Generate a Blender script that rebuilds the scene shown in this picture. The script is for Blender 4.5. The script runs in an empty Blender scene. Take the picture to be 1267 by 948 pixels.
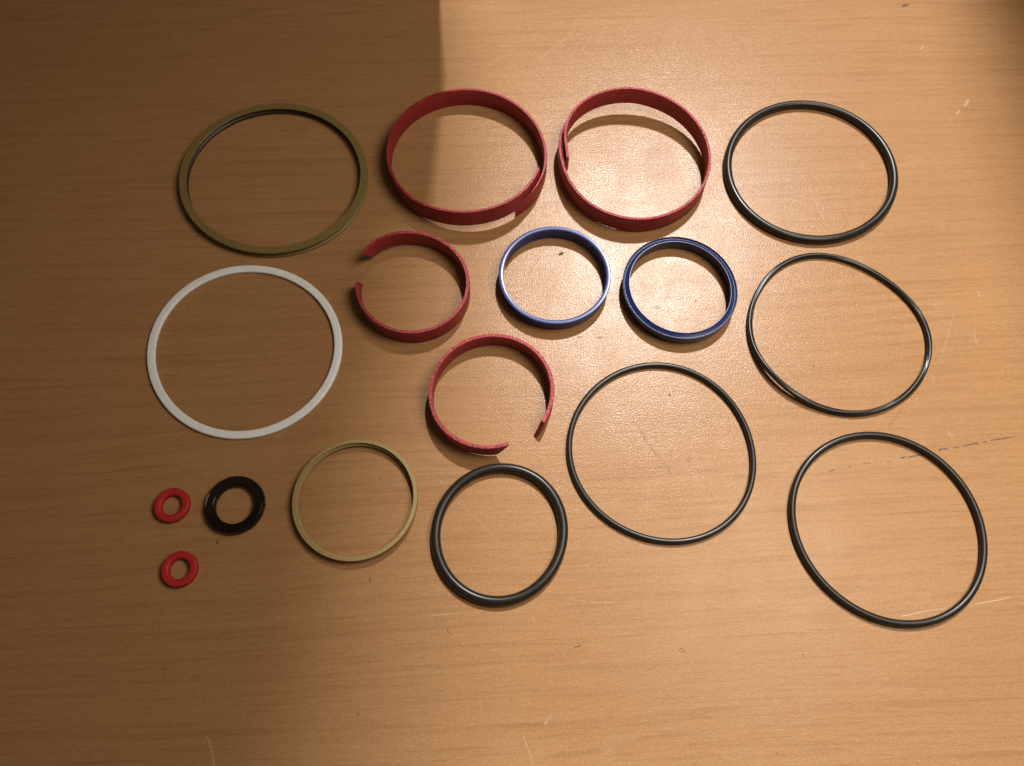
import bpy, bmesh, math, random
from mathutils import Vector, Matrix, noise as mnoise

random.seed(7)
scene = bpy.context.scene
C = scene.collection

# ------------------------------------------------------------------ camera
cd = bpy.data.cameras.new('camera')
cam = bpy.data.objects.new('camera', cd); C.objects.link(cam)
rx = Vector((0.999876, 0.014437, 0.006242)); ry = Vector((-0.015729, 0.917761, 0.396822)); rz = Vector((0.0, -0.396872, 0.917874))
cam.matrix_world = Matrix(((rx.x, ry.x, rz.x, 0), (rx.y, ry.y, rz.y, 0), (rx.z, ry.z, rz.z, 0.45), (0, 0, 0, 1)))
cd.sensor_width = 36; cd.lens = 27.671; cd.clip_start = 0.01; cd.clip_end = 50
scene.camera = cam

# ------------------------------------------------------------------ light
w = bpy.data.worlds.new('World'); scene.world = w; w.use_nodes = True
bg = w.node_tree.nodes['Background']
bg.inputs[0].default_value = (1.0, 0.86, 0.67, 1); bg.inputs[1].default_value = 0.088

def area(name, loc, target, size, power, col, shape='DISK'):
    l = bpy.data.lights.new(name, 'AREA'); l.shape = shape; l.size = size; l.energy = power; l.color = col
    o = bpy.data.objects.new(name, l); C.objects.link(o); o.location = loc
    o.rotation_euler = (Vector(target) - Vector(loc)).to_track_quat('-Z', 'Y').to_euler()
    return o
area('window_light', (.824, 2.79, 4.02), (.08, .28, 0), .25, 326, (1.0, .98, .955))
area('fill_light', (.36, .20, .70), (-.10, .18, 0), .40, 4.1, (1.0, .86, .67))  # added fill that brightens the shaded side, no known lamp there

scene.view_settings.view_transform = 'Standard'; scene.view_settings.look = 'None'
scene.view_settings.exposure = 0; scene.view_settings.gamma = 1; scene.view_settings.use_curve_mapping = False

# ------------------------------------------------------------------ data (metres)
GEO = {"r4": {"c": [0.20731, 0.36054], "q": [0.0584, -0.00025, 0.00149, 0.00013, -0.00028], "r": 0.00285}, "r13": {"c": [-0.00573, 0.10035], "q": [0.03737, -0.00094, 0.00068, -8e-05, 0.00012], "r": 0.00284}, "r11": {"c": [0.09024, 0.15183], "q": [0.05514, -0.0003, -0.0004, -0.0005, -0.00036], "r": 0.0018}, "r12": {"c": [0.21785, 0.10835], "q": [0.05458, -0.00038, -0.00052, -0.00025, 0.00011], "r": 0.00206}, "rq": {"c": [0.20781, 0.23309], "q": [0.05612, 0.00016, -0.0007, 0.00068, -0.00062, 0.00059, 0.00036], "r": 0.00181}, "r5": {"c": [-0.1689, 0.21513], "q": [0.06094, 0.00041, -0.00176, 6e-05, 0.00026], "h": 0.0027}, "r1": {"c": [-0.16708, 0.34587], "q": [0.06421, 0.00071, -0.00163, -0.00013, -0.0], "h": 0.00675}, "r14": {"c": [-0.08974, 0.11797], "q": [0.03605], "h": 0.00585}, "r17": {"c": [-0.15941, 0.11377], "q": [0.01746], "h": 0.0027}, "r16": {"c": [-0.18475, 0.07663], "q": [0.01016], "h": 0.00225}, "r15": {"c": [-0.19574, 0.11303], "q": [0.01025], "h": 0.00225}, "r8": {"c": [0.02661, 0.26785], "q": [0.03657, -0.00014, 2e-05], "h": 0.01013}, "r9": {"c": [0.10756, 0.26063], "q": [0.03758, -0.00058, -0.0004], "h": 0.00945}, "r8i": {"c": [0.02693, 0.26743], "q": [0.03365, -0.00057, 0.00052], "h": 0.01013}, "r9i": {"c": [0.10758, 0.26009], "q": [0.03303, -0.00041, -9e-05], "h": 0.00945}, "r2": {"c": [-0.03367, 0.36237], "t": [-0.37103, -7.19734], "leg": [0.05453, 0.00058, 0.00026, 0.00087, 0.0015, 0.00082, -0.00164, -0.00053], "z": [0.00735, 0.00731, 0.00727, 0.00721, 0.00714, 0.00708, 0.00701, 0.00693, 0.00686, 0.00679, 0.00672, 0.00664, 0.00657, 0.00649, 0.00641, 0.00633, 0.00626, 0.00618, 0.0061, 0.00601, 0.00593, 0.00583, 0.00573, 0.00561, 0.00548, 0.00534, 0.00518, 0.00501, 0.00483, 0.00465, 0.00447, 0.00428, 0.00409, 0.00388, 0.00365, 0.00341, 0.00314, 0.00286, 0.00256, 0.00225, 0.00193, 0.00162, 0.00131, 0.00102, 0.00076, 0.00053, 0.00035, 0.00021, 0.00011, 5e-05, 2e-05, 0.0, 0.0, 0.0, 0.0, 0.0, 0.0, 0.0, 0.0, 0.0, 0.0, 0.0, 0.0, 0.0, 0.0, 0.0, 0.0, 0.0, 0.0, 0.0, 0.0, 0.0, 0.0, 0.0, 0.0, 0.0, 0.0, 0.0, 0.0, 0.0, 0.0, 0.0, 0.0, 0.0, 0.0, 1e-05, 1e-05, 2e-05, 3e-05, 5e-05, 6e-05, 8e-05, 0.0001, 0.00011, 0.00013, 0.00015, 0.00017, 0.00018, 0.0002, 0.00022, 0.00024, 0.00026, 0.00027, 0.00029, 0.00031, 0.00033, 0.00034, 0.00036, 0.00038, 0.00039, 0.0004, 0.0004, 0.0004, 0.00039, 0.00037, 0.00035, 0.00032, 0.00028, 0.00025, 0.00022, 0.00018, 0.00015, 0.00012, 9e-05, 7e-05, 4e-05, 3e-05, 2e-05, 1e-05, 0.0, 0.0, 0.0, 0.0, 0.0, 0.0, 0.0, 0.0, 0.0, 0.0, 0.0, 0.0, 0.0, 0.0, 0.0, 0.0, 0.0, 0.0, 0.0, 0.0, 0.0, 0.0, 0.0, 0.0, 0.0, 0.0, 0.0, 0.0, 0.0, 0.0, 0.0], "h": 0.01485}, "r3": {"c": [0.08256, 0.36189], "t": [2.59047, 9.55872], "leg": [0.05199, -0.0008, -0.00027, -0.001, -0.0018, -0.00331, 0.00065, -0.00016, 0.00021, 0.00182], "z": [4e-05, 7e-05, 0.0001, 0.00013, 0.00017, 0.00021, 0.00025, 0.00029, 0.00033, 0.00038, 0.00042, 0.00046, 0.0005, 0.00054, 0.00058, 0.00062, 0.00067, 0.00071, 0.00075, 0.00079, 0.00083, 0.00086, 0.00089, 0.00092, 0.00095, 0.00097, 0.00099, 0.00102, 0.00104, 0.00106, 0.00108, 0.0011, 0.00113, 0.00115, 0.00117, 0.0012, 0.00122, 0.00124, 0.00126, 0.00127, 0.00127, 0.00126, 0.00123, 0.00119, 0.00114, 0.00108, 0.00102, 0.00095, 0.00088, 0.00082, 0.00075, 0.00069, 0.00063, 0.00057, 0.00052, 0.00047, 0.00043, 0.00039, 0.00036, 0.00032, 0.00029, 0.00027, 0.00024, 0.00021, 0.00018, 0.00015, 0.00013, 0.00011, 0.0001, 0.0001, 0.00012, 0.00015, 0.00021, 0.00028, 0.00037, 0.00047, 0.00057, 0.00067, 0.00078, 0.00088, 0.00099, 0.00109, 0.0012, 0.0013, 0.00141, 0.00153, 0.00166, 0.0018, 0.00196, 0.00214, 0.00233, 0.00253, 0.00274, 0.00296, 0.00318, 0.00341, 0.00363, 0.00386, 0.00408, 0.00431, 0.00454, 0.00476, 0.00498, 0.00519, 0.00539, 0.00559, 0.00578, 0.00596, 0.00614, 0.00631, 0.00649, 0.00666, 0.00684, 0.00702, 0.0072, 0.00737, 0.00755, 0.00771, 0.00784, 0.00796, 0.00803, 0.00807, 0.00808, 0.00805, 0.00799, 0.00792, 0.00784, 0.00776, 0.00767, 0.00758, 0.00749, 0.0074, 0.0073, 0.00719, 0.00707, 0.00694, 0.0068, 0.00665, 0.00651, 0.00636, 0.00621, 0.00606, 0.00592, 0.00577, 0.00563, 0.00549, 0.00535, 0.00521, 0.00507, 0.00494, 0.0048, 0.00467, 0.00453, 0.0044, 0.00427, 0.00414, 0.00402, 0.00391, 0.00381, 0.00374], "h": 0.01395}, "r6": {"c": [-0.06531, 0.25896], "t": [2.62886, -3.09669], "leg": [0.03618, -0.00052, -0.0, -0.00179, 0.00028, 0.0014, -0.00059], "z": [0.00263, 0.0026, 0.00255, 0.0025, 0.00244, 0.00238, 0.00231, 0.00224, 0.00217, 0.00211, 0.00204, 0.00197, 0.0019, 0.00183, 0.00176, 0.00169, 0.00162, 0.00155, 0.00149, 0.00142, 0.00135, 0.00128, 0.00121, 0.00114, 0.00107, 0.00101, 0.00094, 0.00087, 0.00081, 0.00074, 0.00068, 0.00062, 0.00056, 0.00051, 0.00046, 0.00042, 0.00038, 0.00034, 0.00031, 0.00028, 0.00025, 0.00022, 0.00019, 0.00016, 0.00013, 0.0001, 7e-05, 5e-05, 3e-05, 2e-05, 1e-05, 1e-05, 0.0, 0.0, 0.0, 0.0, 0.0, 0.0, 0.0, 0.0, 0.0, 0.0, 0.0, 0.0, 0.0, 0.0, 0.0, 0.0, 0.0, 0.0, 0.0, 0.0, 0.0, 0.0, 0.0, 0.0, 0.0, 0.0, 0.0, 0.0, 0.0, 0.0, 0.0, 0.0, 0.0, 0.0, 0.0, 0.0, 0.0, 0.0, 0.0, 0.0, 0.0, 0.0, 0.0, 0.0, 0.0, 0.0, 0.0, 0.0, 0.0, 0.0, 0.0, 0.0, 0.0, 0.0, 0.0, 0.0, 0.0, 0.0, 0.0, 0.0, 0.0, 0.0, 0.0, 0.0, 0.0, 0.0, 0.0, 0.0, 0.0, 0.0, 0.0, 0.0, 0.0, 0.0, 0.0, 0.0, 0.0, 0.0, 0.0, 0.0, 0.0, 0.0, 0.0, 0.0, 0.0, 0.0, 0.0, 0.0], "h": 0.0135}, "r10": {"c": [-0.01229, 0.18445], "t": [-0.57239, 5.01407], "leg": [0.037, 8e-05, 1e-05, 0.0002, -0.00086, -0.00047, 0.00048], "z": [0.0, 0.0, 0.0, 0.0, 0.0, 0.0, 0.0, 0.0, 0.0, 0.0, 0.0, 0.0, 0.0, 0.0, 0.0, 0.0, 0.0, 0.0, 0.0, 0.0, 0.0, 0.0, 0.0, 0.0, 0.0, 0.0, 0.0, 0.0, 0.0, 0.0, 0.0, 0.0, 0.0, 0.0, 0.0, 0.0, 0.0, 0.0, 0.0, 0.0, 0.0, 0.0, 0.0, 0.0, 0.0, 0.0, 0.0, 0.0, 0.0, 0.0, 0.0, 0.0, 0.0, 0.0, 0.0, 0.0, 0.0, 0.0, 0.0, 0.0, 0.0, 0.0, 0.0, 0.0, 0.0, 0.0, 0.0, 0.0, 0.0, 0.0, 0.0, 0.0, 0.0, 0.0, 0.0, 0.0, 0.0, 0.0, 0.0, 0.0, 0.0, 0.0, 0.0, 0.0, 0.0, 0.0, 0.0, 0.0, 0.0, 0.0, 0.0, 0.0, 0.0, 0.0, 0.0, 0.0, 1e-05, 2e-05, 4e-05, 7e-05, 0.0001, 0.00015, 0.0002, 0.00026, 0.00032, 0.00039, 0.00045, 0.00052, 0.00058, 0.00064, 0.00071, 0.00078, 0.00084, 0.00091, 0.00097, 0.00104, 0.00111, 0.00118, 0.00125, 0.00132, 0.00139, 0.00147, 0.00154, 0.00162, 0.0017, 0.00178, 0.00186, 0.00195, 0.00203, 0.00211, 0.00219, 0.00227, 0.00235, 0.00244, 0.00252, 0.0026, 0.00267, 0.00274, 0.0028, 0.00284], "h": 0.01238}}
MARKS = [(0.01543, 0.46007, 0.04475, 0.4921, 0.00068, 'c', 0.35, 0.3),
    (-0.02412, 0.4528, -0.01095, 0.46439, 0.000489, 'c', 0.3, 0.3),
    (0.06206, 0.48574, 0.07482, 0.49443, 0.000468, 'c', 0.25, 0.4),
    (0.05899, 0.48735, 0.09965, 0.49073, 0.000374, 'c', 0.3, 0.5),
    (0.09666, 0.4932, 0.13122, 0.49563, 0.000375, 'c', 0.3, 0.5),
    (-0.02337, 0.51637, -0.02192, 0.50946, 0.00038, 'c', 0.3, 0.3),
    (0.30812, 0.47763, 0.31203, 0.48185, 0.000558, 'c', 0.8, 0.2),
    (0.33143, 0.42322, 0.33439, 0.42867, 0.001255, 'c', 0.75, 0.1),
    (0.32323, 0.41543, 0.32613, 0.41929, 0.000951, 'c', 0.7, 0.1),
    (0.31632, 0.40924, 0.31948, 0.41308, 0.000473, 'c', 0.5, 0.2),
    (0.35859, 0.49877, 0.36649, 0.50319, 0.000628, 'c', 0.3, 0.3),
    (0.33544, 0.484, 0.35029, 0.49521, 0.000405, 'c', 0.22, 0.4),
    (0.20436, 0.34999, 0.21477, 0.31241, 0.000391, 'c', 0.6, 0.35),
    (0.23257, 0.34915, 0.23707, 0.32076, 0.000364, 'c', 0.35, 0.5),
    (0.19176, 0.37659, 0.20525, 0.39141, 0.000464, 'c', 0.25, 0.5),
    (0.222, 0.42793, 0.22743, 0.41578, 0.000775, 'c', 0.35, 0.5),
    (0.22049, 0.4611, 0.23749, 0.45181, 0.000915, 'c', 0.22, 0.5),
    (0.28824, 0.25234, 0.27144, 0.21483, 0.000389, 'c', 0.5, 0.3),
    (0.30546, 0.26595, 0.30652, 0.2611, 0.000691, 'c', 0.6, 0.3),
    (0.29678, 0.23477, 0.29617, 0.22609, 0.00057, 'c', 0.5, 0.3),
    (0.27233, 0.21541, 0.27101, 0.21145, 0.000358, 'c', 0.4, 0.2),
    (0.25081, 0.22932, 0.24327, 0.20761, 0.000334, 'c', 0.35, 0.4),
    (0.25318, 0.19288, 0.24861, 0.182, 0.000501, 'c', 0.3, 0.4),
    (0.26383, 0.20351, 0.26408, 0.19965, 0.000456, 'c', 0.6, 0.2),
    (0.26762, 0.18232, 0.27727, 0.16924, 0.001239, 'c', 0.32, 0.7),
    (0.27122, 0.16392, 0.28835, 0.17469, 0.001233, 'c', 0.25, 0.7),
    (0.26623, 0.16591, 0.26766, 0.16334, 0.001228, 'c', 0.4, 0.3),
    (0.30265, 0.18291, 0.30926, 0.17929, 0.000996, 'c', 0.25, 0.6),
    (0.28917, 0.15647, 0.29026, 0.14631, 0.000972, 'c', 0.25, 0.6),
    (0.21756, 0.05781, 0.23011, 0.06017, 0.000381, 'c', 0.95, 0.1),
    (0.23011, 0.06017, 0.24306, 0.06211, 0.000359, 'c', 0.8, 0.3),
    (0.25933, 0.06454, 0.28011, 0.06859, 0.000384, 'c', 0.9, 0.15),
    (0.22356, 0.05877, 0.23208, 0.06107, 0.000269, 'c', 0.6, 0),
    (-0.0328, 0.12126, -0.00433, 0.09421, 0.000281, 'c', 0.5, 0.25),
    (-0.04638, 0.13579, -0.0328, 0.12126, 0.00031, 'c', 0.4, 0.25),
    (-0.00433, 0.09421, 0.00916, 0.08341, 0.000276, 'c', 0.35, 0.4),
    (0.00742, 0.07393, 0.01198, 0.07044, 0.000295, 'c', 0.5, 0.2),
    (0.03318, 0.06415, 0.0444, 0.06257, 0.000292, 'c', 0.5, 0.2),
    (0.0444, 0.06257, 0.06014, 0.06259, 0.000292, 'c', 0.7, 0.2),
    (0.10222, 0.05434, 0.11641, 0.05326, 0.000268, 'c', 0.4, 0.4),
    (0.05291, 0.0476, 0.0648, 0.04565, 0.000266, 'c', 0.4, 0.4),
    (0.0202, -9e-05, 0.02126, 0.0011, 0.000636, 'c', 0.75, 0.1),
    (0.02126, 0.0011, 0.02384, 0.00505, 0.000276, 'c', 0.6, 0.1),
    (0.00901, -0.00605, 0.01412, -0.01927, 0.000314, 'c', 0.7, 0.15),
    (-0.04459, 0.05383, -0.02727, 0.05582, 0.000268, 'c', 0.6, 0.2),
    (0.05016, 0.00191, 0.05303, -0.00117, 0.000212, 'c', 0.35, 0.3),
    (0.03987, 0.01761, 0.04623, 0.0137, 0.000215, 'c', 0.25, 0.4),
    (0.10782, 0.0255, 0.11561, 0.02034, 0.000217, 'c', 0.3, 0.4),
    (-0.00261, -0.01537, -0.00199, -0.0039, 0.00021, 'c', 0.3, 0.4),
    (-0.03528, 0.01091, -0.02248, 0.01229, 0.000257, 'c', 0.25, 0.4),
    (-0.08435, 0.00861, -0.08537, 0.03709, 0.000217, 'c', 0.2, 0.5),
    (-0.04046, 0.06874, -0.03678, 0.06747, 0.000452, 'c', 0.4, 0.4),
    (-0.02574, 0.04007, -0.02125, 0.03763, 0.000308, 'c', 0.4, 0.4),
    (-0.13921, 0.0094, -0.1382, -0.00585, 0.000276, 'c', 0.3, 0.3),
    (-0.14359, 0.05969, -0.14126, 0.04679, 0.000245, 'c', 0.2, 0.3),
    (-0.15597, -0.00803, -0.154, -0.01222, 0.000462, 'c', 0.85, 0.15),
    (-0.154, -0.01222, -0.15164, -0.01636, 0.000669, 'c', 0.8, 0.2),
    (-0.15164, -0.01636, -0.14976, -0.02272, 0.000583, 'c', 0.85, 0.15),
    (0.23191, 0.30231, 0.23108, 0.27694, 0.000705, 'c', 0.3, 0.5),
    (0.23542, 0.27391, 0.24488, 0.25757, 0.000666, 'c', 0.25, 0.5),
    (0.22544, 0.33192, 0.24921, 0.32365, 0.000837, 'c', 0.2, 0.6),
    (0.14097, 0.23904, 0.15081, 0.23336, 0.00039, 'c', 0.3, 0.4),
    (-0.04754, 0.43176, -0.03583, 0.43984, 0.000602, 'c', 0.2, 0.4),
    (0.30349, 0.52344, 0.30774, 0.52572, 0.001276, 'd', 0.75, 0.1),
    (0.18959, 0.20948, 0.19003, 0.20893, 0.00056, 'd', 0.7, 0.0),
    (0.24547, 0.2594, 0.24595, 0.2591, 0.00053, 'd', 0.6, 0.0),
    (0.09769, 0.1886, 0.09799, 0.1878, 0.000651, 'd', 0.7, 0.0),
    (0.11867, 0.2541, 0.11961, 0.25593, 0.000449, 'd', 0.7, 0.0),
    (0.03546, 0.03827, 0.04032, 0.03918, 0.000242, 'd', 0.8, 0.2),
    (0.03766, 0.03851, 0.03944, 0.03958, 0.000286, 'd', 0.7, 0.0),
    (0.16038, 0.03679, 0.16035, 0.03555, 0.000241, 'd', 0.8, 0.0),
    (0.08265, 0.01184, 0.0827, 0.01065, 0.000236, 'd', 0.7, 0.0),
    (0.14032, -0.01182, 0.1404, -0.01258, 0.000251, 'd', 0.7, 0.0),
    (-0.07844, 0.07394, -0.07757, 0.07172, 0.000454, 'd', 0.55, 0.2),
    (-0.0687, 0.07723, -0.06496, 0.07594, 0.000228, 'd', 0.5, 0.3),
    (-0.03356, 0.04714, -0.03258, 0.04504, 0.000221, 'd', 0.7, 0.2),
    (-0.03258, 0.04504, -0.03121, 0.04421, 0.000221, 'd', 0.5, 0.0),
    (-0.01614, 0.01559, -0.01683, 0.01039, 0.000172, 'd', 0.4, 0.3),
    (-0.07854, 0.00357, -0.07836, 0.00298, 0.00034, 'd', 0.6, 0.0),
    (-0.21899, 0.19576, -0.20799, 0.19623, 0.000252, 'd', 0.65, 0.25),
    (-0.18491, 0.0269, -0.18235, 0.01797, 0.000195, 'd', 0.5, 0.3),
    (-0.19144, 0.04731, -0.1911, 0.04689, 0.000355, 'd', 0.6, 0.0),
    (-0.19049, 0.00469, -0.18956, 0.00431, 0.000426, 'd', 0.4, 0.3),
    (-0.00828, 0.24288, -0.00775, 0.2423, 0.000523, 'd', 0.6, 0.0),
    (0.04112, 0.2268, 0.04476, 0.22773, 0.000439, 'd', 0.6, 0.2),
    (0.05404, 0.22702, 0.05769, 0.22795, 0.000413, 'd', 0.65, 0.2),
    (-0.05948, 0.09566, -0.05889, 0.09381, 0.000301, 'd', 0.6, 0.0),
    (-0.2689, 0.2202, -0.26846, 0.21963, 0.000385, 'd', 0.5, 0.0),
    (-0.07723, 0.13181, -0.07624, 0.13133, 0.000382, 'd', 0.4, 0.0),
    (0.21309, 0.30846, 0.2163, 0.30787, 0.00033, 'd', 0.3, 0.3),
    (0.25136, 0.19122, 0.25308, 0.19234, 0.000352, 'd', 0.45, 0.2),
    (0.27113, 0.21201, 0.27152, 0.21146, 0.000408, 'd', 0.5, 0.0),
    (0.093, 0.03725, 0.09445, 0.03915, 0.00022, 'd', 0.7, 0.1),
    (0.09445, 0.03915, 0.09608, 0.03729, 0.00022, 'd', 0.7, 0.1),
    (0.09342, 0.03704, 0.0965, 0.03709, 0.00022, 'd', 0.5, 0.1),
    (0.00931, 0.27289, 0.01734, 0.28683, 0.001076, 's', 0.5, 0.5),
    (0.09254, 0.24944, 0.09469, 0.25007, 0.001446, 's', 0.6, 0.4),
    (0.08509, 0.2681, 0.09151, 0.25905, 0.001595, 's', 0.35, 0.6),
    (0.07743, 0.16694, 0.08316, 0.1546, 0.000539, 's', 0.55, 0.3),
    (0.08316, 0.1546, 0.09609, 0.13662, 0.000363, 's', 0.6, 0.3),
    (0.1066, 0.14886, 0.10678, 0.14481, 0.00121, 's', 0.5, 0.4),
    (0.07367, 0.19255, 0.07897, 0.19813, 0.000756, 's', 0.4, 0.5),
    (0.05965, 0.3633, 0.07015, 0.36848, 0.001433, 's', 0.4, 0.5),
    (0.23047, 0.1695, 0.24011, 0.18186, 0.000744, 's', 0.4, 0.4),
    (0.11727, 0.12612, 0.11896, 0.1237, 0.000713, 's', 0.35, 0.4),
    (0.05836, 0.18577, 0.05931, 0.18417, 0.001249, 's', 0.35, 0.4),
    (0.00809, 0.22219, 0.00886, 0.18818, 0.000305, 's', 0.55, 0.3),
    (0.05922, 0.18148, 0.07134, 0.19689, 0.000627, 's', 0.3, 0.5),
    (0.18883, 0.14051, 0.19351, 0.14159, 0.000313, 'i', 0.8, 0.36),
    (0.19095, 0.14098, 0.19237, 0.14128, 0.000385, 'i', 0.6, 0.36),
    (0.20093, 0.14343, 0.20376, 0.1439, 0.000241, 'i', 0.6, 0.36),
    (0.21024, 0.14573, 0.21545, 0.14639, 0.000314, 'i', 0.8, 0.36),
    (0.22559, 0.14684, 0.22801, 0.14732, 0.000266, 'i', 0.7, 0.36),
    (0.23403, 0.14929, 0.23729, 0.1505, 0.000582, 'i', 0.9, 0.36),
    (0.23862, 0.15023, 0.24395, 0.15134, 0.000534, 'i', 0.85, 0.36),
    (0.24367, 0.15133, 0.2502, 0.15289, 0.000583, 'i', 0.9, 0.36),
    (0.25747, 0.15461, 0.26047, 0.15568, 0.000634, 'i', 1, 0.36),
    (0.25996, 0.15524, 0.26376, 0.15618, 0.000585, 'i', 0.9, 0.36),
    (0.26689, 0.15652, 0.27047, 0.15702, 0.000366, 'i', 0.8, 0.36),
    (0.27241, 0.15764, 0.27707, 0.15859, 0.000391, 'i', 0.9, 0.36),
    (0.27679, 0.15859, 0.28267, 0.16001, 0.000489, 'i', 0.95, 0.36),
    (0.28585, 0.1605, 0.2879, 0.16098, 0.000539, 'i', 1, 0.36),
    (0.29028, 0.16161, 0.29462, 0.16227, 0.000343, 'i', 0.85, 0.36),
    (0.29434, 0.16226, 0.30044, 0.16325, 0.000466, 'i', 0.95, 0.36),
    (0.30121, 0.16356, 0.30366, 0.1639, 0.000417, 'i', 0.9, 0.36),
    (0.3051, 0.16407, 0.30672, 0.16439, 0.000319, 'i', 0.8, 0.36)]
CRUMBS = [(0.0317, 0.28963), (-0.16666, 0.09258)]

# ------------------------------------------------------------------ node helpers
class NT:
    def __init__(s, tree): s.t = tree; s.n = tree.nodes; s.l = tree.links
    def node(s, typ, **kw):
        n = s.n.new(typ)
        for k, v in kw.items(): setattr(n, k, v)
        return n
    def put(s, sock, v):
        if isinstance(v, bpy.types.NodeSocket): s.l.new(v, sock)
        elif v is not None: sock.default_value = v
    def math(s, op, a, b=None, c=None, clamp=False):
        n = s.node('ShaderNodeMath', operation=op, use_clamp=clamp)
        for i, v in enumerate((a, b, c)): s.put(n.inputs[i], v)
        return n.outputs[0]
    def vmath(s, op, a, b=None):
        n = s.node('ShaderNodeVectorMath', operation=op); s.put(n.inputs[0], a)
        if b is not None: s.put(n.inputs[3] if op == 'SCALE' else n.inputs[1], b)
        return n.outputs[1] if op in ('DOT_PRODUCT', 'LENGTH') else n.outputs[0]
    def noise(s, vec, scale=1, detail=2, rough=.5, dist=0):
        n = s.node('ShaderNodeTexNoise'); s.put(n.inputs['Vector'], vec); n.inputs['Scale'].default_value = scale
        n.inputs['Detail'].default_value = detail; n.inputs['Roughness'].default_value = rough; n.inputs['Distortion'].default_value = dist
        return n.outputs[0]
    def remap(s, v, a, b, c, d, smooth=False):
        n = s.node('ShaderNodeMapRange', interpolation_type='SMOOTHSTEP' if smooth else 'LINEAR')
        s.put(n.inputs[0], v)
        for i, x in enumerate((a, b, c, d)): s.put(n.inputs[i + 1], x)
        return n.outputs[0]
    def mix(s, f, a, b, mode='MIX'):
        n = s.node('ShaderNodeMix', data_type='RGBA', blend_type=mode)
        s.put(n.inputs[0], f); s.put(n.inputs[6], a); s.put(n.inputs[7], b)
        return n.outputs[2]

def mat(name):
    m = bpy.data.materials.new(name); m.use_nodes = True
    nt = NT(m.node_tree); return m, nt, m.node_tree.nodes['Principled BSDF']

def rgb(r, g, b): return (r, g, b, 1)

# ------------------------------------------------------------------ materials
def make_wood():
    m, N, b = mat('wood_laminate')
    pos = N.node('ShaderNodeTexCoord').outputs['Object']
    sep = N.node('ShaderNodeSeparateXYZ'); N.put(sep.inputs[0], pos)
    flatp = N.node('ShaderNodeCombineXYZ'); N.put(flatp.inputs[0], sep.outputs[0]); N.put(flatp.inputs[1], sep.outputs[1])
    P = flatp.outputs[0]
    warp = N.noise(N.vmath('MULTIPLY', P, (3.0, 5, 1)), 1, 1)
    rot = N.node('ShaderNodeVectorRotate', rotation_type='Z_AXIS'); N.put(rot.inputs[0], P); rot.inputs['Angle'].default_value = math.radians(-3.5)
    wv = N.node('ShaderNodeCombineXYZ'); N.put(wv.inputs[1], N.math('MULTIPLY', N.math('SUBTRACT', warp, .5), .022))
    G0 = N.vmath('ADD', rot.outputs[0], wv.outputs[0])
    def st(x, y): return N.vmath('MULTIPLY', G0, (x, y, 1))
    broad = N.noise(st(1.3, 12), 1, 2, .5)
    med = N.noise(st(3.5, 130), 1, 3, .6)
    lines = N.noise(st(6, 330), 1, 3, .65)
    fib = N.noise(st(150, 1300), 1, 2, .6)
    pore = N.noise(st(160, 1500), 1, 1, .5)
    mott = N.noise(P, 620, 3, .7)
    col = N.mix(N.remap(broad, .3, .7, 0, 1), WC[0], WC[1])
    col = N.mix(N.remap(med, .48, .68, 0, .46, True), col, WC[2])
    col = N.mix(N.remap(lines, .53, .68, 0, .52, True), col, WC[2])
    strk = N.noise(st(13, 250), 1, 2, .6)
    col = N.mix(N.math('MULTIPLY', N.remap(strk, .56, .66, 0, .42, True), N.remap(broad, .35, .6, .35, 1)), col, WC[4])
    col = N.mix(N.remap(lines, .28, .46, .30, 0, True), col, WC[3])
    fine = N.noise(st(16, 560), 1, 2, .6)
    col = N.mix(N.remap(fine, .54, .66, 0, .36, True), col, WC[4])
    col = N.mix(N.remap(fib, .38, .72, .0, .34), col, WC[4])
    col = N.mix(N.remap(pore, .60, .74, 0, .34, True), col, WC[4])
    col = N.mix(N.remap(mott, .36, .64, .20, 0), col, WC[4])
    col = N.mix(N.remap(mott, .50, .74, 0, .22), col, rgb(.50, .31, .18))
    hz = N.noise(P, 26, 4, .65)
    col = N.mix(N.remap(hz, .58, .80, 0, .14, True), col, rgb(.52, .36, .23))
    N.put(b.inputs['Base Color'], col)
    micro = N.noise(P, 900, 2, .75)
    smear = N.noise(N.vmath('MULTIPLY', P, (30, 22, 1)), 1, 4, .6, .8)
    N.put(b.inputs['Roughness'], N.remap(smear, .3, .7, .20, .25))
    b.inputs['IOR'].default_value = 1.5; N.put(b.inputs['Specular IOR Level'], N.remap(smear, .3, .7, .20, .13))
    
    bp = N.node('ShaderNodeBump'); bp.inputs['Strength'].default_value = .6; bp.inputs['Distance'].default_value = .00023
    N.put(bp.inputs['Height'], N.math('ADD', micro, N.math('MULTIPLY', fib, .25)))
    N.put(b.inputs['Normal'], bp.outputs[0])
    return m
WC = [rgb(.348, .188, .087), rgb(.382, .211, .100), rgb(.300, .153, .065), rgb(.415, .240, .120), rgb(.250, .124, .052)]

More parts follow.
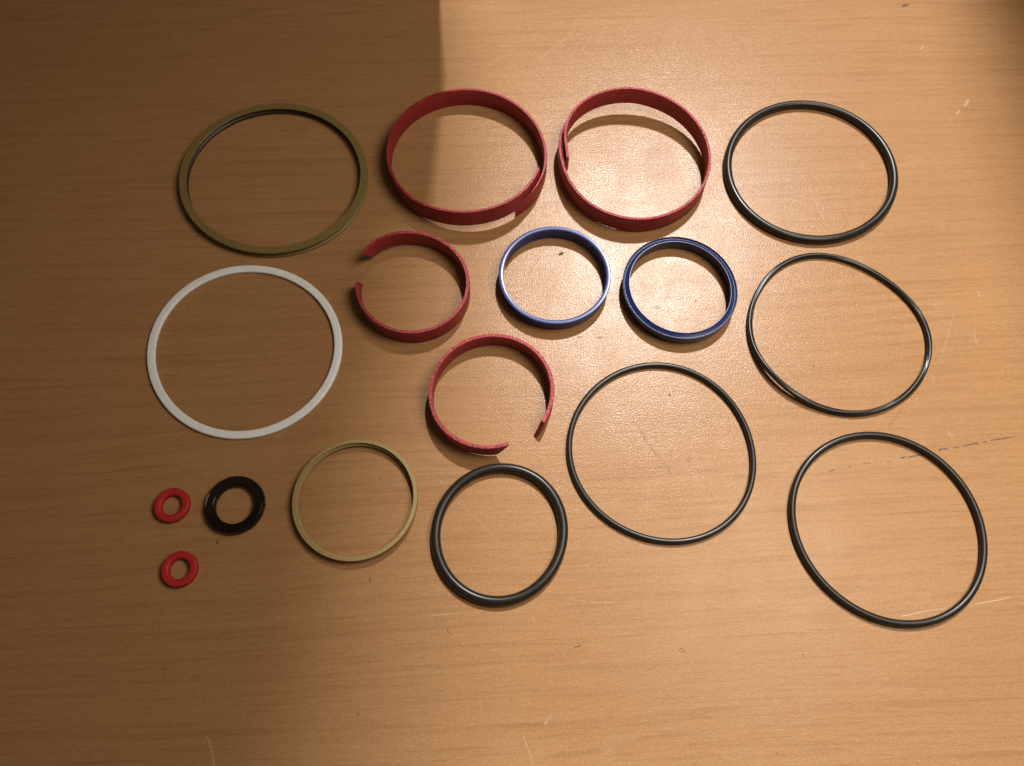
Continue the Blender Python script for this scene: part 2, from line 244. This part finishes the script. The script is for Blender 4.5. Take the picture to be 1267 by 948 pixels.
def stroke_mat(name, col, rough):
    """worn line on the laminate: soft edge across (UV y), broken up along it; strength and breakup come with the mesh"""
    m, N, b = mat(name)
    uv = N.node('ShaderNodeUVMap').outputs[0]; sp = N.node('ShaderNodeSeparateXYZ'); N.put(sp.inputs[0], uv)
    at = N.node('ShaderNodeAttribute', attribute_name='wear'); sa = N.node('ShaderNodeSeparateXYZ'); N.put(sa.inputs[0], at.outputs['Vector'])
    pos = N.node('ShaderNodeTexCoord').outputs['Object']
    n = N.remap(N.noise(pos, 950, 2, .6), .3, .7, 0, 1)
    thr = N.remap(n, N.math('SUBTRACT', sa.outputs[1], .16), N.math('ADD', sa.outputs[1], .16), 0, 1)
    edge = N.remap(N.math('ABSOLUTE', sp.outputs[1]), .30, 1.0, 1, 0, True)
    N.put(b.inputs['Alpha'], N.math('MULTIPLY', N.math('MULTIPLY', edge, thr), sa.outputs[0], clamp=True))
    b.inputs['Base Color'].default_value = col; b.inputs['Roughness'].default_value = rough
    return m

def simple(name, base, rough, var=.12, scale=300, bump=.15, bdist=.0001, alt=None, ior=1.5, thr=(.45, .7), dust=0.):
    m, N, b = mat(name)
    pos = N.node('ShaderNodeTexCoord').outputs['Object']
    n1 = N.noise(pos, scale, 3, .6); n2 = N.noise(pos, scale * .12, 2, .5)
    alt = alt or tuple(c * (1 - 2.2 * var) for c in base)
    col = N.mix(N.remap(n1, thr[0], thr[1], 0, 1, True), rgb(*base), rgb(*alt))
    col = N.mix(N.remap(n2, .35, .7, 0, var * 2), col, rgb(*[c * .72 for c in base]))
    if dust:
        n3 = N.noise(pos, 1300, 2, .6)
        col = N.mix(N.remap(n3, .62, .75, 0, dust, True), col, rgb(.4, .36, .3))
    N.put(b.inputs['Base Color'], col)
    N.put(b.inputs['Roughness'], N.remap(n2, .3, .7, rough * .88, min(1, rough * 1.12)))
    b.inputs['IOR'].default_value = ior
    if bump > 0:
        bp = N.node('ShaderNodeBump'); bp.inputs['Strength'].default_value = bump; bp.inputs['Distance'].default_value = bdist
        N.put(bp.inputs['Height'], n1); N.put(b.inputs['Normal'], bp.outputs[0])
    return m

WOOD = make_wood()
BLACK = simple('black_rubber', (.0165, .0130, .0105), .31, .1, 500, .2, .00006, dust=.06, ior=1.38)
QUAD = simple('black_quad_rubber', (.0150, .0120, .0100), .33, .1, 500, .15, .00005, dust=.04, ior=1.42)
BROWNBLK = simple('dark_brown_rubber', (.0095, .0045, .0035), .13, .1, 400, .1, .00005)
REDRUB = simple('red_rubber', (.41, .010, .014), .62, .08, 500, .15, .00006)
OLIVE = simple('bronze_brown_plastic', (.190, .143, .047), .5, .10, 700, .15, .00006)
INNER = simple('dark_brown_elastomer', (.040, .022, .014), .45, .1, 500, .15, .00006)
TAN = simple('olive_tan_plastic', (.315, .225, .085), .5, .10, 700, .15, .00006)
WHITE = simple('white_plastic', (.78, .815, .875), .48, .03, 300, .1, .00005)
BLUE = simple('blue_polyurethane', (.036, .050, .180), .22, .06, 300, .0, .00003, ior=1.26)
NAVY = simple('navy_polyurethane', (.0105, .020, .085), .30, .05, 300, .0, .00002)
REDRES = simple('red_fabric_resin', (.28, .013, .024), .50, .14, 900, .35, .00016, alt=(.15, .007, .012))
REDRIM = simple('red_fabric_resin_edge', (.46, .026, .040), .36, .15, 1250, .9, .0006, alt=(.085, .005, .008), thr=(.47, .56), dust=.40)
def printed(name, spots):
    """red resin with a worn, unreadable dark print on its outer face"""
    m = REDRES.copy(); m.name = name; N = NT(m.node_tree); b = m.node_tree.nodes['Principled BSDF']
    src = b.inputs['Base Color'].links[0].from_socket
    pos = N.node('ShaderNodeTexCoord').outputs['Object']; total = None
    n = N.noise(N.vmath('MULTIPLY', pos, (1, 1, .35)), 700, 2, .6)
    for (x, y, z, r) in spots:
        d = N.vmath('LENGTH', N.vmath('MULTIPLY', N.vmath('SUBTRACT', pos, (x, y, z)), (1, 1, 1.6)))
        k = N.remap(d, r * .6, r, 1, 0, True); total = k if total is None else N.math('MAXIMUM', total, k)
    f = N.math('MULTIPLY', total, N.remap(n, .44, .58, 0, .62, True))
    N.put(b.inputs['Base Color'], N.mix(f, src, rgb(.022, .012, .012)))
    return m
DIRT = simple('crumb_dirt', (.10, .08, .035), .8, .2, 900, .4, .0003)
SCREEN = simple('blocker_fabric', (.10, .085, .07), .9, .1, 800, .3, .0003)  # surface of the two dark blockers added for shade
PAINT = simple('blocker_paint', (.42, .38, .33), .8, .05, 60, .2, .0005)  # surface of the added blocker with the opening

# ------------------------------------------------------------------ mesh helpers
def link(name, verts, faces, mats, fmat=None, smooth=True, angle=35):
    me = bpy.data.meshes.new(name); me.from_pydata(verts, [], faces); me.update()
    bm = bmesh.new(); bm.from_mesh(me); bmesh.ops.recalc_face_normals(bm, faces=bm.faces); bm.to_mesh(me); bm.free()
    for m in mats: me.materials.append(m)
    if fmat: 
        for p, i in zip(me.polygons, fmat): p.material_index = i
    if smooth:
        for p in me.polygons: p.use_smooth = True
        me.set_sharp_from_angle(angle=math.radians(angle))
    o = bpy.data.objects.new(name, me); C.objects.link(o)
    return o

def tag(o, label, cat, group=None):
    o['label'] = label; o['category'] = cat
    if group: o['group'] = group
    return o

def four(q, th):
    r = q[0]
    for k in range(2, (len(q) - 1) // 2 + 2):
        r += q[2 * k - 3] * math.cos(k * th) + q[2 * k - 2] * math.sin(k * th)
    return r

def ring(name, g, prof, m, nseg=240, lift=None, angle=35):
    """closed ring: prof is a closed loop of (radial offset from the traced outline, height); or a function of the angle"""
    verts = []; faces = []
    for i in range(nseg):
        th = 2 * math.pi * i / nseg; R = four(g['q'], th)
        pr = prof(th) if callable(prof) else prof
        l = lift(th) if lift else 0
        for dr, z in pr: verts.append(((R + dr) * math.cos(th), (R + dr) * math.sin(th), z + l))
    n = len(prof(0) if callable(prof) else prof)
    for i in range(nseg):
        a = i * n; b = ((i + 1) % nseg) * n
        for j in range(n):
            k = (j + 1) % n; faces.append((a + j, b + j, b + k, a + k))
    o = link(name, verts, faces, [m], angle=angle); o.location = (g['c'][0], g['c'][1], 0)
    return o

def circle_prof(r, n=20):
    return [(r * math.cos(2 * math.pi * i / n), r * .99 + r * math.sin(2 * math.pi * i / n)) for i in range(n)]

def round_prof(pts, rad, seg=3):
    """round the corners of a closed polygon"""
    out = []; n = len(pts)
    for i in range(n):
        p = Vector(pts[i]); a = Vector(pts[i - 1]); b = Vector(pts[(i + 1) % n])
        da = (a - p); db = (b - p); rr = min(rad, da.length * .45, db.length * .45)
        A = p + da.normalized() * rr; B = p + db.normalized() * rr
        for s in range(seg + 1):
            t = s / seg; out.append(tuple((1 - t) ** 2 * A + 2 * t * (1 - t) * p + t * t * B))
    return out

def leg(c, x):
    p0, p1 = 1.0, x; s = c[0] * p0 + (c[1] * p1 if len(c) > 1 else 0)
    for k in range(2, len(c)):
        p0, p1 = p1, ((2 * k - 1) * x * p1 - (k - 1) * p0) / k; s += c[k] * p1
    return s

def strip(name, g, t, shear=0., taper=0., face=None):
    """open band standing on its edge: traced rim centre line, thickness t, height h, ends cut on a slant"""
    n = len(g['z']); h = g['h']; t0, t1 = g['t']; verts = []; faces = []; fm = []
    rows = [0, .06, .5, .94, 1]
    inset = [.22, 0, 0, 0, .22]
    for i in range(n):
        w_ = -1 + 2 * i / (n - 1)
        for side in (-1, 1):
            for v, ins in zip(rows, inset):
                th = t0 + (t1 - t0) * (w_ + 1) / 2 + shear * (1 - v)
                ww = max(-1, min(1, (th - t0) / (t1 - t0) * 2 - 1))
                tp = 1 if not taper else max(.12, min(1, (1 - w_) / 2 / taper))
                R = leg(g['leg'], ww) + side * t * (.5 - ins * .5) * tp - (1 - tp) * t * .45
                jit = (mnoise.noise(Vector((i * .9, side * 7, v * 5))) * .00012) if v in (0, 1) else 0
                verts.append(((R + jit) * math.cos(th), (R + jit) * math.sin(th), g['z'][i] + v * h + (jit * .6 if v == 1 else 0)))
    k = len(rows); K = 2 * k
    loop = list(range(k)) + [K - 1 - j for j in range(k)]
    for i in range(n - 1):
        a = i * K; b = a + K
        for j in range(len(loop)):
            p, q_ = loop[j], loop[(j + 1) % len(loop)]
            faces.append((a + p, b + p, b + q_, a + q_)); fm.append(1 if (p % k in (0, k - 1) and q_ % k in (0, k - 1)) or {p % k, q_ % k} == {k - 2, k - 1} else 0)
    faces.append(tuple(loop)); fm.append(1); faces.append(tuple((n - 1) * K + x for x in reversed(loop))); fm.append(1)
    o = link(name, verts, faces, [face or REDRES, REDRIM], fm, angle=40); o.location = (g['c'][0], g['c'][1], 0.00005)
    return o

def prism(polys, y0, y1):
    verts = []; faces = []
    for poly in polys:
        s = len(verts); n = len(poly)
        verts += [(x, y0, z) for x, z in poly] + [(x, y1, z) for x, z in poly]
        faces.append(tuple(range(s, s + n))); faces.append(tuple(range(s + 2 * n - 1, s + n - 1, -1)))
        for j in range(n):
            k = (j + 1) % n; faces.append((s + j, s + k, s + n + k, s + n + j))
    return verts, faces

# ------------------------------------------------------------------ the setting: desk, plus unseen blockers added and shaped to cast its shade
def slab(x0, x1, y0, y1, z0, z1, bev):
    bm = bmesh.new(); bmesh.ops.create_cube(bm, size=1)
    for v in bm.verts: v.co = Vector(((x0 + x1) / 2 + v.co.x * (x1 - x0), (y0 + y1) / 2 + v.co.y * (y1 - y0), (z0 + z1) / 2 + v.co.z * (z1 - z0)))
    bmesh.ops.bevel(bm, geom=bm.edges[:], offset=bev, segments=2, affect='EDGES')
    me = bpy.data.meshes.new('table'); bm.to_mesh(me); bm.free(); me.materials.append(WOOD); return me
desk = bpy.data.objects.new('table', slab(-.95, .95, -.40, 1.07, -.028, 0, .002)); C.objects.link(desk)
tag(desk, 'wood-grain laminate table top with fine scratches, lying under all the sealing rings', 'table')

vw, fw = prism([[(-2, -.8), (2, -.8), (2, .75), (-2, .75)], [(-2, 2.1), (2, 2.1), (2, 2.8), (-2, 2.8)],
                [(-2, .75), (.08, .75), (.172, 1.11), (.236, 1.297), (.246, 1.371), (.257, 1.438), (.272, 1.519), (.284, 1.575), (.375, 2.1), (-2, 2.1)],
                [(.435, .75), (2, .75), (2, 2.1), (.64, 2.1), (.500, 1.193), (.474, .976)]], 1.08, 1.16)
shade_blocker = link('shade_blocker', vw, fw, [PAINT], smooth=False); shade_blocker['kind'] = 'structure'  # added out of view, opening shaped to throw the soft shadow edges
vb, fb = prism([[(-.75, 0.0005), (-.064, 0.0005), (-.0395, .0905), (-.009, .197), (.0182, .3226), (.028, .37), (-.75, .37)]], .54, .556)
blocker_panel = link('shade_blocker', vb, fb, [SCREEN], smooth=False); blocker_panel['kind'] = 'structure'  # added out of view, slanted edge shaped for the crisp far shadow
vs_, fs_ = prism([[(-.487, .0005), (-.472, .0005), (-.472, .52), (-.487, .52)]], -.4, .538)
side = link('shade_blocker', vs_, fs_, [SCREEN], smooth=False); side['kind'] = 'structure'  # added out of view to darken the left side of the desk

# wear on the table top: each scratch, ink dash, speck and stain is a part of the table
STROKE = {'c': ('scratch', stroke_mat('scratch_cream', rgb(.62, .46, .30), .5), .62), 'd': ('speck', stroke_mat('speck_dark', rgb(.075, .042, .022), .6), .8),
          's': ('stain', stroke_mat('stain_brown', rgb(.20, .09, .036), .5), .5), 'i': ('ink_mark', stroke_mat('ink_blue_black', rgb(.030, .036, .055), .5), 1.1)}
def stroke(i, x1, y1, x2, y2, wd, k, s_, br):
    name, m, gain = STROKE[k]
    a = Vector((x1, y1)); d = Vector((x2, y2)) - a; L = max(d.length, 1e-6); d /= L; nn = Vector((-d.y, d.x)); wd *= 1.35
    a -= d * wd * .7; L += wd * 1.4; n = max(4, min(24, int(L / .0012)))
    vs = []; fs = []; uvs = []
    for j in range(n + 1):
        t = j / n; e = math.sqrt(max(0, 1 - (2 * t - 1) ** 6)) * .9 + .1
        off = (mnoise.noise(Vector((t * L * 260, i * 3.7, 0))) * min(.00035, wd * .8) + mnoise.noise(Vector((t * L * 40, i * 1.3, 5))) * min(.0012, L * .03))
        wj = wd * e * (1 + .35 * mnoise.noise(Vector((t * L * 420, i * 2.1, 9))))
        p = a + d * (t * L) + nn * off
        for s in (-1, 1):
            v = p + nn * wj * s; vs.append((v.x, v.y, .00004 + (i % 7) * .000004)); uvs.append((t, s))
    for j in range(n): fs.append((2 * j, 2 * j + 2, 2 * j + 3, 2 * j + 1))
    me = bpy.data.meshes.new(name); me.from_pydata(vs, [], fs); me.update(); me.materials.append(m)
    ul = me.uv_layers.new(name='UVMap')
    for lp in me.loops: ul.data[lp.index].uv = uvs[lp.vertex_index]
    at = me.attributes.new('wear', 'FLOAT_VECTOR', 'POINT')
    for dd in at.data: dd.vector = (s_ * gain, br - .2 if br < .05 else br, 0)
    o = bpy.data.objects.new(name, me); C.objects.link(o); o.parent = desk
for i, mk in enumerate(MARKS): stroke(i, *mk)
# hairline scuffs nobody could count: one part
vs = []; fs = []; uvs = []; wear = []
rs = random.Random(11)
for q in range(150):
    x = rs.uniform(-.36, .40); y = rs.uniform(-.02, .54); a = rs.gauss(.3, .9); L = rs.choice((.004, .006, .009, .014, .022)) * rs.uniform(.6, 1.4); wd = rs.uniform(.00010, .00022); s_ = rs.uniform(.08, .26)
    k = len(vs); bend = rs.uniform(-.12, .12)
    for j in range(6):
        t_ = j / 5; aa = a + bend * t_; px = x + math.cos(aa) * L * t_; py = y + math.sin(aa) * L * t_; ww = wd * (.25 + .75 * math.sin(math.pi * min(.97, max(.03, t_))))
        for s in (-1, 1):
            vs.append((px - math.sin(aa) * ww * s, py + math.cos(aa) * ww * s, .00002)); uvs.append((t_, s)); wear.append((s_, .35, 0))
    fs += [(k + 2 * j, k + 2 * j + 2, k + 2 * j + 3, k + 2 * j + 1) for j in range(5)]
me = bpy.data.meshes.new('scuffs'); me.from_pydata(vs, [], fs); me.update(); me.materials.append(STROKE['c'][1])
ul = me.uv_layers.new(name='UVMap')
for lp in me.loops: ul.data[lp.index].uv = uvs[lp.vertex_index]
at = me.attributes.new('wear', 'FLOAT_VECTOR', 'POINT')
for dd, v in zip(at.data, wear): dd.vector = v
o = bpy.data.objects.new('scuffs', me); C.objects.link(o); o.parent = desk; o['kind'] = 'stuff'

# ------------------------------------------------------------------ rings
GB = 'black rubber rings'
def oring(key, label, cat='o-ring'):
    g = GEO[key]; o = ring('o_ring', g, circle_prof(g['r']), BLACK); return tag(o, label, cat, GB)
oring('r4', 'thick black rubber O-ring at the top right, right of the overlapped red bands')
oring('r11', 'thin black rubber O-ring right of the small thick black one, below the navy ring')
oring('r12', 'large thin black O-ring lying across the dashed ink line on the table')
oring('r13', 'smallest and thickest black O-ring, just below the open red band')

# four-lobed ring, lightly twisted and lifted off the table on its near left side
g = GEO['rq']; rq = g['r']
def quad_prof(th):
    ph = 3.0 * th + .9 * math.sin(th + .6) + .4 * math.sin(2 * th) 
    ph *= .5
    ph = math.pi / 2 * round(3.0) * th / (2 * math.pi) * 2 + .8 * math.sin(th + .5)
    out = []
    for i in range(28):
        a = 2 * math.pi * i / 28
        rr = rq * 1.04 * (.80 + .20 * abs(math.cos(2 * (a - ph))) ** .8)
        out.append((rr * math.cos(a), rq + rr * math.sin(a)))
    return out
def quad_lift(th):
    d = (th - math.radians(218) + math.pi) % (2 * math.pi) - math.pi
    return .0027 * math.exp(-(d / .45) ** 2)
o = ring('quad_ring', g, quad_prof, QUAD, 420, quad_lift, angle=80)
tag(o, 'thin black ring with twisted ridges, lifted off the table on its lower left side', 'seal ring', GB)

# white flat back-up ring
g = GEO['r5']; h = g['h']
o = ring('backup_ring', g, round_prof([(0, 0.0001), (0, h), (-.0051, h), (-.0051, 0.0001)], .0009), WHITE)
tag(o, 'large flat white plastic ring in the shaded left side of the table', 'backup ring')

# bronze brown piston seal: flat top, stepped inner wall, grooved outer wall
g = GEO['r1']; h = g['h']; wd = .0049
cap = ring('cap_ring', g, round_prof([(-.0004, .0001), (-.0002, .0016), (-.0016, .0022), (-.0016, .0046), (0, .0050), (0, h), (-wd, h), (-wd, h - .0012), (-wd + .0026, h - .0014), (-wd + .0026, .0001)], .00018, 1), OLIVE, 300, angle=28)
inner = ring('inner_ring', g, round_prof([(-wd + .0024, .0003), (-wd + .0024, h - .0017), (-wd + .0008, h - .0019), (-wd + .0004, h - .0027), (-wd + .0012, h - .0033), (-wd + .0012, h - .0037), (-wd + .0002, h - .0042), (-wd + .0002, .0010), (-wd + .0008, .0003)], .0003, 2), INNER, 300, angle=40)
o = bpy.data.objects.new('piston_seal', None); C.objects.link(o); o.location = (g['c'][0], g['c'][1], 0); o.empty_display_size = .02
for p_ in (cap, inner): p_.parent = o; p_.location = (0, 0, 0)
inner['label'] = 'dark brown inner ring recessed under the bronze-brown rim'
tag(o, 'large dark bronze-brown seal ring in the shaded upper left corner', 'seal ring', 'brownish plastic seal rings')

# smaller olive tan rod seal with an inner ledge
g = GEO['r14']; h = g['h']
o = ring('rod_seal', g, round_prof([(-.0006, .0001), (-.0004, .0016), (0, .0020), (0, h), (-.0023, h), (-.0023, h - .0006), (-.0010, h - .0009), (-.0010, h - .0022), (-.0031, h - .0025), (-.0031, h - .0040), (-.0016, h - .0044), (-.0016, .0001)], .00016, 1), TAN, 260, angle=28)
tag(o, 'thin olive-tan seal ring at the shadow edge, left of the thick black O-ring', 'seal ring', 'brownish plastic seal rings')

# light blue wiper ring
g = GEO['r8']; h = g['h']; ri = GEO['r8i']['q'][0] - g['q'][0]
o = ring('wiper_ring', g, round_prof([(-.0010, .0001), (-.0009, h - .0026), (-.0001, h - .0016), (.0001, h - .0004), (-.0002, h), (ri + .0002, h - .0001), (ri, h - .0004), (ri - .0001, .0012), (ri + .0004, .0001)], .00012, 2), BLUE, 260, angle=28)
tag(o, 'pale blue thin-walled wiper ring in the middle, left of the navy ring', 'wiper ring', 'blue polyurethane rings')

# navy U-cup rod seal: two lips with a groove between
g = GEO['r9']; h = g['h']; ri = GEO['r9i']['q'][0] - g['q'][0]; md = ri / 2
prof = [(-.0012, .0001), (-.0002, h - .0034), (0, h - .0014), (-.0001, h - .0007), (-.0005, h - .0004), (-.0009, h - .0012), (-.0013, h - .0017),
        (ri + .0010, h - .0006), (ri + .00055, h), (ri + .0001, h), (ri, h - .0003), (ri + .0002, h - .002), (ri + .0006, .0001)]
o = ring('rod_seal', g, round_prof(prof, .00035, 4), NAVY, 320, angle=75)
tag(o, 'glossy navy blue grooved lip seal in the middle, right of the pale blue ring', 'rod seal', 'blue polyurethane rings')

# dark brown seal and two small red rings
def lip_ring(name, g, wd, hh, m, ridge):
    if ridge: pts = [(-.0003, .0002), (0, hh * .40), (-wd * .06, hh * .80), (-wd * .17, hh * .97), (-wd * .20, hh), (-wd * .23, hh * .96), (-wd * .84, hh * .92), (-wd * .95, hh * .74), (-wd, hh * .42), (-wd * .95, .0002)]
    else: pts = [(-.0002, .0002), (0, hh * .30), (-wd * .03, hh * .84), (-wd * .16, hh), (-wd * .80, hh * .96), (-wd * .97, hh * .78), (-wd, hh * .30), (-wd * .95, .0002)]
    return ring(name, g, round_prof(pts, .00013 if ridge else .00028, 2), m, 160, angle=60)
o = lip_ring('bonded_seal', GEO['r17'], .0066, .0048, BROWNBLK, True)
tag(o, 'small glossy dark brown ring, right of the two little red rings', 'seal ring', 'small rings')
o = lip_ring('o_ring', GEO['r15'], .0046, .0042, REDRUB, False)
tag(o, 'upper of the two little red rubber rings, level with the dark brown one', 'o-ring', 'small rings')
o = lip_ring('o_ring', GEO['r16'], .0046, .0042, REDRUB, False)
tag(o, 'lower of the two little red rubber rings, below and left of the dark brown one', 'o-ring', 'small rings')

# red fabric resin wear bands
def on_band(key, deg, z):                       # a point on the outer face of a band, in its own coordinates
    g = GEO[key]; th = math.radians(deg); w_ = (th - g['t'][0]) / (g['t'][1] - g['t'][0]) * 2 - 1
    R = leg(g['leg'], w_) + .001; return (R * math.cos(th), R * math.sin(th), z)
PRINT_A = printed('red_resin_printed', [on_band('r2', -68 , .019) + (.005,), on_band('r2', -62, .020) + (.004,), on_band('r2', -75, .018) + (.003,)])
PRINT_B = printed('red_resin_stamped', [on_band('r6', -84, .006) + (.0022,), on_band('r6', -79, .006) + (.0018,)])
GR = 'red fabric-resin wear bands'
tag(strip('wear_band', GEO['r2'], .0021, 0, .11, PRINT_A), 'large red band left of the other large one, its ends overlapping at the lower right', 'wear ring', GR)
tag(strip('wear_band', GEO['r3'], .0021), 'large red band at the top centre right, its ends overlapping on the left', 'wear ring', GR)
tag(strip('wear_band', GEO['r6'], .0024, -.18, 0, PRINT_B), 'small red band with its gap at the upper left, beside the white ring', 'wear ring', GR)
tag(strip('wear_band', GEO['r10'], .0025, -.19), 'small red band with its gap at the lower right, above the thickest black O-ring', 'wear ring', GR)

# ------------------------------------------------------------------ crumbs
def crumb(x, y, sx, sy, sz, rot, label):
    bm = bmesh.new(); bmesh.ops.create_icosphere(bm, subdivisions=2, radius=1)
    for v in bm.verts:
        f = 1 + .45 * mnoise.noise(v.co * 1.7 + Vector((x * 90, y * 90, 3)))
        v.co = Vector((v.co.x * sx * f, v.co.y * sy * f, max(-.55, v.co.z * f) * sz))
    me = bpy.data.meshes.new('crumb'); bm.to_mesh(me); bm.free(); me.materials.append(DIRT)
    o = bpy.data.objects.new('crumb', me); C.objects.link(o); o.location = (x, y, sz * .55); o.rotation_euler = (0, 0, rot)
    return tag(o, label, 'crumb', 'specks of dirt')
crumb(*CRUMBS[0], .0021, .0009, .0005, .5, 'olive brown speck of dirt inside the pale blue ring')
crumb(*CRUMBS[1], .0005, .0011, .0004, -.2, 'tiny dark speck of dirt just below the dark brown ring')
